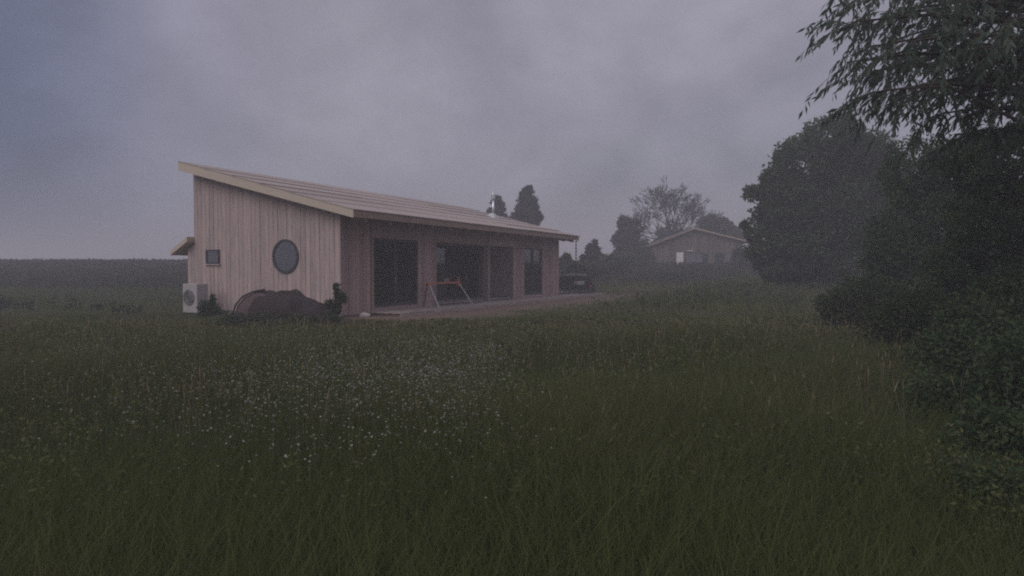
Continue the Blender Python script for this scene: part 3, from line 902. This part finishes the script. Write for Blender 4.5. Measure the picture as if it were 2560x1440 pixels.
# --- tall bushes filling the right side
Y = 19
gtree('thorn_tree', 'tall dark thorn bush between the big tree and the overhanging branches', 'bush', 2330, Y,
      [B(2300, 430, Y, 90, 90), B(2390, 440, Y, 90, 100), B(2320, 560, Y, 120, 110), B(2240, 620, Y, 90, 80), B(2420, 580, Y, 110, 110), B(2330, 690, Y, 140, 80)],
      42000, .10, M['deepgreen'], trunk_r=.2, clump=.28, per=45)
Y = 12.5
gtree('thorn_tree', 'dark bush filling the right edge under the overhanging leaves', 'bush', 2530, Y,
      [B(2480, 420, Y, 110, 90), B(2590, 400, Y, 110, 110), B(2500, 560, Y, 130, 120), B(2440, 680, Y, 120, 110), B(2620, 600, Y, 130, 150), B(2540, 740, Y, 150, 120)],
      46000, .075, M['deepgreen'], trunk_r=.15, clump=.26, per=45)
sp = [(2170, 745, 110, 70, 16, 'low leafy bramble patch at the foot of the big tree'),
      (2300, 800, 120, 100, 11, 'leafy bramble in the middle of the right hedge'),
      (2450, 860, 140, 150, 8.2, 'broad leafy bramble under the dark right hand bush'),
      (2560, 980, 150, 210, 6.2, 'tall nettle clump at the right edge of the meadow'),
      (2360, 1030, 110, 110, 6.6, 'leafy dock clump left of the tall nettles'),
          (2500, 1300, 130, 170, 4.4, 'dark leafy weeds in the bottom right corner'),
          (2540, 780, 110, 150, 9.4, 'dense bramble reaching up the right edge of the picture'),
          (2510, 1130, 140, 150, 5.3, 'dense dark nettles above the corner weeds'),
          (2380, 1240, 110, 110, 4.9, 'low leafy clump left of the corner weeds'),
          (2230, 1100, 90, 80, 6.4, 'small leafy weed clump standing furthest into the meadow'),
          (2400, 920, 120, 120, 7.6, 'dense bramble arching between the hedge and the docks'),
      (2270, 930, 90, 70, 8.8, 'small leafy clump at the inner edge of the right hedge')]
for px, py, w_, h_, Y, lb in sp:
    gtree('bramble', lb, 'bush', px, Y, [B(px, py, Y, w_ * .8, h_ * .8), B(px - w_ * .55, py + h_ * .35, Y, w_ * .55, h_ * .6), B(px + w_ * .55, py + h_ * .2, Y, w_ * .6, h_ * .7), B(px, py + h_ * .6, Y, w_ * .9, h_ * .6)],
          15000 if Y < 9 else 18000, .038 + .0028 * Y, M['deepgreen'] if px > 2350 else M['shrubleaf'], trunk_r=.025, clump=.42, per=22, group='leafy growth along the right hedge', limbs=4, droop=.5, fill=.25)

# --- small shrubs at the house
for px, py, w_, h_, Y, lb in ((838, 752, 17, 38, 18.6, 'dark upright shrub growing at the near house corner'),
                              (528, 768, 20, 24, 20.6, 'small dark shrub beside the heat pump')):
    bl_ = [B(px + random.uniform(-1, 1) * w_ * 1.1, py + random.uniform(-.5, 1) * h_ * .9, Y, w_ * random.uniform(.25, .5), h_ * random.uniform(.2, .4)) for _ in range(9)]
    bl_ += [B(px + 2, py - h_ * .9, Y, w_ * .22, h_ * .4), B(px - w_ * .9, py + h_ * .7, Y, w_ * .6, h_ * .3)]
    gtree('shrub', lb, 'shrub', px, Y, bl_, 2200, .085, M['deepgreen'], trunk_r=.02, limbs=6, clump=.8, per=14, droop=.4)

# ------------------------------------------------------------------ overhanging tree, near right
tree = empty('overhanging_tree', (7.6, 9.0, float(ground_z(7.6, 9.0))))
tag(tree, 'near tree whose long leafed branches hang into the upper right corner', 'tree')
bx, by, bz = tree.location
def rel(p): return Vector((p.x - bx, p.y - by, p.z - bz))
tb = MB()
tb.tube([(0, 0, -.3), (.05, .05, 2.0), (-.1, 0, 4.2), (.1, .1, 7.5)], [.30, .24, .19, .09], 10)
sprP, sprD, sprL, sprW, sprT, sprN = [], [], [], [], [], []
tw = MB()
def spray(p, d, ln, nl, drop, lsz=.135):
    pts = [p.copy()]
    d = d.normalized()
    n = 6
    for i in range(n):
        d = (d + Vector((random.gauss(0, .08), random.gauss(0, .08), -drop / n))).normalized()
        p = p + d * ln / n
        pts.append(p.copy())
    tw.tube(pts, [.006 - .0008 * k for k in range(n + 1)], 3, cap=False)
    ct = random.random()
    for k in range(nl):
        f = (k + .6) / nl * n
        i = min(int(f), n - 1); q_ = pts[i].lerp(pts[i + 1], f - i)
        dd = (pts[i + 1] - pts[i]).normalized()
        side = dd.cross(Vector((random.gauss(0, .4), random.gauss(0, .4), 1))).normalized() * (1 if k % 2 else -1)
        ld = dd * .75 + side * .6 + Vector((random.gauss(0, .2), random.gauss(0, .2), -.55 + random.gauss(0, .2)))
        sprP.append(q_); sprD.append(ld); s = lsz * random.uniform(.7, 1.25)
        sprL.append(s); sprW.append(s * random.uniform(.22, .30)); sprT.append(min(1, .5 * ct + .5 * random.random()))
limb_ends = [((2060, -40), 8.2, 4.9), ((2130, 60), 7.6, 4.6), ((2110, 160), 8.0, 4.2), ((2170, 235), 7.4, 3.8), ((2260, 110), 7.0, 4.4), ((2330, 20), 8.6, 5.0),
             ((2200, -60), 7.2, 5.2), ((2420, 130), 7.4, 4.3), ((2400, 250), 8.8, 3.6), ((2500, 60), 7.0, 4.6), ((2540, 220), 7.8, 3.9), ((2480, -40), 8.2, 5.2), ((2290, 215), 8.4, 3.9),
             ((2180, 120), 8.6, 4.5), ((2250, 30), 8.0, 4.8), ((2340, 160), 7.8, 4.1), ((2330, 290), 8.8, 3.5), ((2450, 190), 9.4, 4.0), ((2540, 130), 8.4, 4.4), ((2520, 300), 9.2, 3.5), ((2230, 180), 9.0, 4.2), ((2150, 10), 9.2, 5.0), ((2440, 60), 9.0, 4.8), ((2380, 340), 9.6, 3.2),
             ((2120, 70), 9.6, 5.0), ((2150, 190), 9.8, 4.5), ((2210, 110), 10.2, 4.9), ((2090, 0), 9.8, 5.4), ((2240, 250), 9.6, 4.2), ((2170, 150), 8.8, 4.4)]
for (e, Ye, hz) in limb_ends:
    p1 = rel(at(e[0], e[1], Ye)); p0 = Vector((random.uniform(-.1, .1), 0, hz - bz * 0 - .4))
    mid = p0.lerp(p1, .5) + Vector((0, 0, .28))
    pts = [p0, p0.lerp(mid, .5) + Vector((0, 0, .1)), mid, mid.lerp(p1, .5) + Vector((0, 0, .06)), p1]
    tb.tube(pts, [.06, .045, .03, .018, .008], 6)
    for k in range(15 if e[0] > 2300 else 17):
        f = random.uniform(.22 if Ye < 9.3 else .5, 1.0) ** .8 * 4
        i = min(int(f), 3); q_ = pts[i].lerp(pts[i + 1], f - i)
        d = (pts[i + 1] - pts[i]).normalized() * .6 + Vector((random.gauss(-.1, .6), random.gauss(0, .6), random.gauss(-.05, .35)))
        spray(q_, d, random.uniform(.45, .95), random.randint(12, 22), random.uniform(.7, 1.5))
# the upper crown and the far side of the tree, above and beyond the picture
for k in range(16):
    an = 2 * math.pi * k / 16 + random.uniform(-.2, .2)
    h0 = random.uniform(3.2, 7.0)
    reach = random.uniform(1.6, 2.8) * (1.15 - .05 * h0)
    up_ = 1.6 if math.cos(an) < .2 else random.uniform(.2, 1.4)
    p0 = Vector((0, 0, h0)); p1 = Vector((math.cos(an) * reach, math.sin(an) * reach, h0 + up_))
    if math.cos(an) < .2: p0.z = max(p0.z, 5.2); p1.z = p0.z + 1.4
    mid = p0.lerp(p1, .5) + Vector((0, 0, .2))
    tb.tube([p0, mid, p1], [.05, .03, .008], 6)
    for q in range(16):
        f = random.uniform(.25, 1.0)
        q_ = p0.lerp(mid, f * 2) if f < .5 else mid.lerp(p1, f * 2 - 1)
        spray(q_, (p1 - p0).normalized() * .6 + Vector((random.gauss(0, .6), random.gauss(0, .6), random.gauss(.1, .4))), random.uniform(.45, .9), random.randint(12, 20), random.uniform(.5, 1.0))
# the bare looking twig below the mass
p0, p1 = rel(at(2360, 218, 7.3)), rel(at(2205, 228, 7.5))
tb.tube([Vector((0, 0, 2.9)), p0, p1], [.03, .013, .008], 6)
for f in (.0, .2, .45, .8, 1.0, .95, .9):
    q_ = p0.lerp(p1, f)
    spray(q_, Vector((-.5, random.gauss(0, .4), -.1)), random.uniform(.4, .7), 13, 1.4)
tb.build('trunk', M['bark'], tree)
tag(tw.build('twigs', M['stem'], tree), kind='stuff')
lv_ = leaves('leaves', np.array([tuple(p) for p in sprP]), np.array([tuple(p) for p in sprD]), np.array(sprL), np.array(sprW), M['willow'], tree, np.array(sprT))
tag(lv_, kind='stuff')

# ------------------------------------------------------------------ grass
def blades(name, x, y, h, w, m, tint, lean=.62):
    n = len(x)
    z = ground_z(x, y)
    a = rng.uniform(0, 2 * math.pi, n); la = rng.uniform(0, 2 * math.pi, n)
    S = np.stack([np.cos(a), np.sin(a), np.zeros(n)], 1)
    Ld = np.stack([np.cos(la), np.sin(la), np.zeros(n)], 1) * (lean * rng.uniform(.1, 1.2, n) * h)[:, None]
    base = np.stack([x, y, z - .02], 1); up = np.zeros((n, 3)); up[:, 2] = h
    w_ = w[:, None] * S
    v0, v1 = base - w_ * .5, base + w_ * .5
    m0, m1 = base + up * .55 + Ld * .3 - w_ * .4, base + up * .55 + Ld * .3 + w_ * .4
    tp = base + up * (1 - .38 * rng.random(n) ** 2)[:, None] + Ld
    V = np.stack([v0, v1, m1, m0, tp], 1).reshape(-1, 3)
    i = np.arange(n)[:, None] * 5
    F_ = np.concatenate([i + [0, 1, 2], i + [0, 2, 3], i + [3, 2, 4]], 1).ravel()
    return np_mesh(name, V, F_, np.full(3 * n, 3), m, None, np.repeat(tint, 5))

def patch(x, y, s=1.0):
    return .5 + .25 * np.sin(x * .8 * s + 2 * np.sin(y * .45 * s)) + .25 * np.sin(y * 1.1 * s + 1.5 * np.sin(x * .6 * s + 1))

def wedge(n, d0, d1, side=.80, pw=1.0):
    y = (rng.random(n) * (d1 ** pw - d0 ** pw) + d0 ** pw) ** (1 / pw)
    x = rng.uniform(-1, 1, n) * (side * y + .6)
    return x, y

def outside(x, y, pad=.1):
    lx, ly = local(x, y)
    return ~((lx > -pad) & (lx < 20.7) & (ly > -1.35 - pad) & (ly < 7))

def tall(x, y):
    lx, ly = local(x, y)
    h = .52 - .06 * sst(7, 13, y) - .30 * sst(11.5, 16.5, y)
    near = np.clip(1.05 - soil(x, y), .30, 1)
    return h * near

GX_, GY_ = [], []
for n, a, c, pw in ((130000, 1.3, 6, 1.5), (140000, 6, 12, 1.8), (100000, 12, 22, 1.8)):
    x, y = wedge(n, a, c, .80, pw); GX_.append(x); GY_.append(y)
x, y = np.concatenate(GX_), np.concatenate(GY_)
k = outside(x, y) & (rng.random(len(x)) > soil(x, y) * .45)
x, y = x[k], y[k]
pt_ = patch(x, y)
h = tall(x, y) * rng.uniform(.45, 1.15, len(x)) * (.55 + .85 * pt_)
w = (.0034 + .00055 * y) * rng.uniform(.7, 1.4, len(x))
tn = np.clip(.15 + .45 * pt_ * rng.random(len(x)) + .35 * rng.random(len(x)) + .40 * soil(x, y), 0, 1)
tag(blades('meadow_grass', x, y, h, w, M['grass'], tn), 'tall rough meadow grass in front of the house', 'grass', kind='stuff')

# rougher grass on the rise and the field behind
x, y = wedge(60000, 22, 46, .82, 1.6)
k = outside(x, y, .0) & (rng.random(len(x)) > soil(x, y) * .6)
x, y = x[k], y[k]
wild = sst(4.6, 8.0, -local(x, y)[1]) * sst(20, 27, y) * (x > 0)
h = (.12 + .22 * sst(30, 46, y) + .10 * patch(x, y, .6) + .55 * wild * (.5 + .8 * patch(x, y, .9))) * rng.uniform(.5, 1.3, len(x)) * np.clip(1 - soil(x, y), .2, 1)
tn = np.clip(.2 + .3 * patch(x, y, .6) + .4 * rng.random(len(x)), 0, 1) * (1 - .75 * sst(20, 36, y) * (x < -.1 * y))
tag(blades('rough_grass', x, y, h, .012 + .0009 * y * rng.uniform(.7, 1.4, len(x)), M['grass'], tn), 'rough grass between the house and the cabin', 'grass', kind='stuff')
x, y = wedge(90000, 44, 84, .85, 1.5)
k = ~((x > 13) & (x < 22.5) & (y > 65.5) & (y < 74))
x, y = x[k], y[k]
h = .42 * rng.uniform(.6, 1.1, len(x))
tn = np.clip(.25 * patch(x, y, .3) + .75 * rng.random(len(x)), 0, 1)
tag(blades('field_crop', x, y, h, .10 * rng.uniform(.6, 1.3, len(x)), M['crop'], tn, .5), 'dark green crop covering the rising field behind', 'crop', kind='stuff')

# broad leafed weeds between the grass, and the taller rough growth on the right
def weeds(name, x, y, hgt, lsz, label, m):
    k = len(x); per = 14
    ci = np.repeat(np.arange(k), per)
    z = ground_z(x, y)
    f = rng.random(k * per)
    an = rng.uniform(0, 2 * math.pi, k * per)
    P = np.stack([x[ci] + np.cos(an) * .10 * f * hgt[ci] * 2, y[ci] + np.sin(an) * .10 * f * hgt[ci] * 2, z[ci] + hgt[ci] * (.15 + .85 * f)], 1)
    D = np.stack([np.cos(an), np.sin(an), rng.normal(.25, .5, k * per)], 1)
    L_ = lsz[ci] * rng.uniform(.6, 1.4, k * per)
    ct = rng.random(k)
    o = leaves(name, P, D, L_, L_ * .42, m, None, np.clip(.5 * ct[ci] + .5 * rng.random(k * per), 0, 1))
    tag(o, label, 'weeds', kind='stuff')
x, y = wedge(9000, 3.6, 19, .8, 1.7)
k = outside(x, y) & (soil(x, y) < .6) & (patch(x * 1.7 + 3, y * 1.7) > .42); x, y = x[k], y[k]
weeds('meadow_weeds', x, y, tall(x, y) * rng.uniform(.5, 1.15, len(x)), .020 + .0042 * y, 'broad leafed weeds growing among the meadow grass', M['grass'])
x, y = wedge(9000, 15, 47, .62, 1.5)
k = (x > 0) & (rng.random(len(x)) < sst(4.8, 8.5, -local(x, y)[1]) * sst(19, 30, y)) & ~((np.abs(x - 3.4) < 1.6) & (y > 28)) & (patch(x * .9, y * .9 + 2) > .35); x, y = x[k], y[k]
xl = rng.uniform(-1, -.12, 13000); yl = rng.uniform(16.5 ** .8, 74 ** .8, 13000) ** (1 / .8); xl = xl * .85 * yl
kl = outside(xl, yl, 1.0) & (local(xl, yl)[0] < -.5) | (yl > 42); kl &= outside(xl, yl, 1.0) & (rng.random(len(xl)) < sst(20, 42, yl))
xl, yl = xl[kl], yl[kl]
weeds('field_weeds', xl, yl, rng.uniform(.15, .60, len(xl)) * (.45 + .55 * sst(16, 30, yl)) * (1 - .5 * sst(46, 62, yl)), .05 + .0045 * yl, 'rough dark growth on the field left of the house', M['crop'])
weeds('tall_weeds', x, y, rng.uniform(.25, .85, len(x)) * (.5 + .5 * sst(20, 30, y)), .05 + .0034 * y, 'rough tall weeds covering the slope right of the house', M['midgreen'])
# weeds that have grown up around the covered heap
x = rng.uniform(-7.1, -4.2, 260); y = rng.uniform(16.6, 17.35, 260)
weeds('heap_weeds', x, y, rng.uniform(.12, .42, 260), np.full(260, .09), 'weeds grown up in front of the covered heap', M['midgreen'])

# seed heads above the meadow
x, y = wedge(2400, 5.2, 16, .8, 1.7)
k = outside(x, y) & (soil(x, y) < .3); x, y = x[k], y[k]
n = len(x)
h = tall(x, y) * rng.uniform(.95, 1.25, n)
z = ground_z(x, y)
lean = rng.normal(size=(n, 2)) * .12
P0 = np.stack([x, y, z], 1); P1 = P0 + np.stack([lean[:, 0], lean[:, 1], h], 1)
d = unit(P1 - P0)
S = unit(np.cross(d, rng.normal(size=(n, 3))))
wd = (.0010 + .00016 * y)[:, None]
V1 = np.stack([P0 - S * wd, P0 + S * wd, P1 + S * wd * .7, P1 - S * wd * .7], 1)
hd = (.07 * rng.uniform(.6, 1.4, n))[:, None]; wh = (.003 + .0004 * y)[:, None]
V2 = np.stack([P1 - d * hd * .3, P1 + S * wh + d * hd * .4, P1 + d * hd * 1.2, P1 - S * wh + d * hd * .4], 1)
V = np.concatenate([V1, V2], 1).reshape(-1, 3)
i = np.arange(2 * n)[:, None] * 4
tag(np_mesh('grass_seed_heads', V, (i + [0, 1, 2, 3]).ravel(), np.full(2 * n, 4), M['seed'], None, np.repeat(rng.random(2 * n), 4)),
    'thin straw coloured seed stalks standing above the meadow grass', 'grass', kind='stuff')

# white wild flowers, thickest in front of the house
fx, fy = [], []
for (px, py, sx, sy, n) in ((1080, 890, 100, 42, 170), (1150, 930, 90, 45, 90), (820, 890, 190, 48, 190), (560, 880, 200, 45, 110), (700, 950, 230, 50, 90), (980, 970, 180, 40, 45), (1300, 1120, 90, 25, 3), (350, 860, 130, 30, 45), (1250, 850, 180, 18, 50), (1000, 842, 250, 12, 60)):
    qx = rng.normal(px, sx, n); qy = np.maximum(rng.normal(py, sy, n), 826)
    d_ = np.clip((CAM_Z - .50) * F / (qy - 672), 4.2, 13) * rng.uniform(.93, 1.07, n)
    m_ = rng.integers(3, 16, n)
    i_ = np.repeat(np.arange(n), m_)
    fx.append(((qx - 1280) / F * d_)[i_] + rng.normal(0, .10, len(i_))); fy.append(d_[i_] + rng.normal(0, .16, len(i_)))
fx, fy = np.concatenate(fx), np.concatenate(fy)
n = len(fx)
P = np.stack([fx, fy, ground_z(fx, fy) + tall(fx, fy) * rng.uniform(.72, 1.12, n) + .02], 1)
tilt = unit(np.stack([rng.normal(0, .5, n), rng.normal(-.15, .5, n), np.ones(n)], 1))
a_ = unit(np.cross(tilt, rng.normal(size=(n, 3)))); b_ = np.cross(tilt, a_)
rad = rng.uniform(.0045, .0095, n) * (1 + .03 * fy)
ring_ = []
for k in range(6):
    an = k * math.pi / 3
    ring_.append(P + (a_ * math.cos(an) + b_ * math.sin(an)) * (rad * (1 if k % 2 else .72))[:, None] + tilt * .004)
V = np.stack(ring_ + [P - tilt * .004], 1)
st = np.stack([P - tilt * .003, P - tilt * .003 + a_ * .003, np.stack([fx, fy, ground_z(fx, fy)], 1)], 1)
VV = np.concatenate([V, st], 1).reshape(-1, 3)
i = np.arange(n)[:, None] * 10
Fc = np.concatenate([i + [k, (k + 1) % 6, 6] for k in range(6)] + [i + [7, 8, 9]], 1).ravel()   # per flower: six petals, one stem
fo = np_mesh('white_wildflowers', VV, Fc, np.full(7 * n, 3), M['petal'], None, np.repeat(rng.random(n), 10))
fo.data.materials.append(M['grass'])
fo.data.polygons.foreach_set('material_index', np.tile([0] * 6 + [1], n).astype(np.int32))
tag(fo,
    'small white wildflowers scattered thickly through the meadow grass', 'flowers', kind='stuff')

# ------------------------------------------------------------------ haze
hz = bpy.data.materials.new('haze'); hz.use_nodes = True
t = hz.node_tree; t.nodes.clear()
o_ = t.nodes.new('ShaderNodeOutputMaterial'); v_ = t.nodes.new('ShaderNodeVolumePrincipled')
v_.inputs['Color'].default_value = (.90, .88, .92, 1)
v_.inputs['Density'].default_value = .0058
v_.inputs['Anisotropy'].default_value = .0
t.links.new(v_.outputs[0], o_.inputs['Volume'])
hb = MB().box(-720, 720, -130, 910, float(GZ.min()) - 1.0, 13.0).build('haze', hz)
tag(hb, kind='stuff')
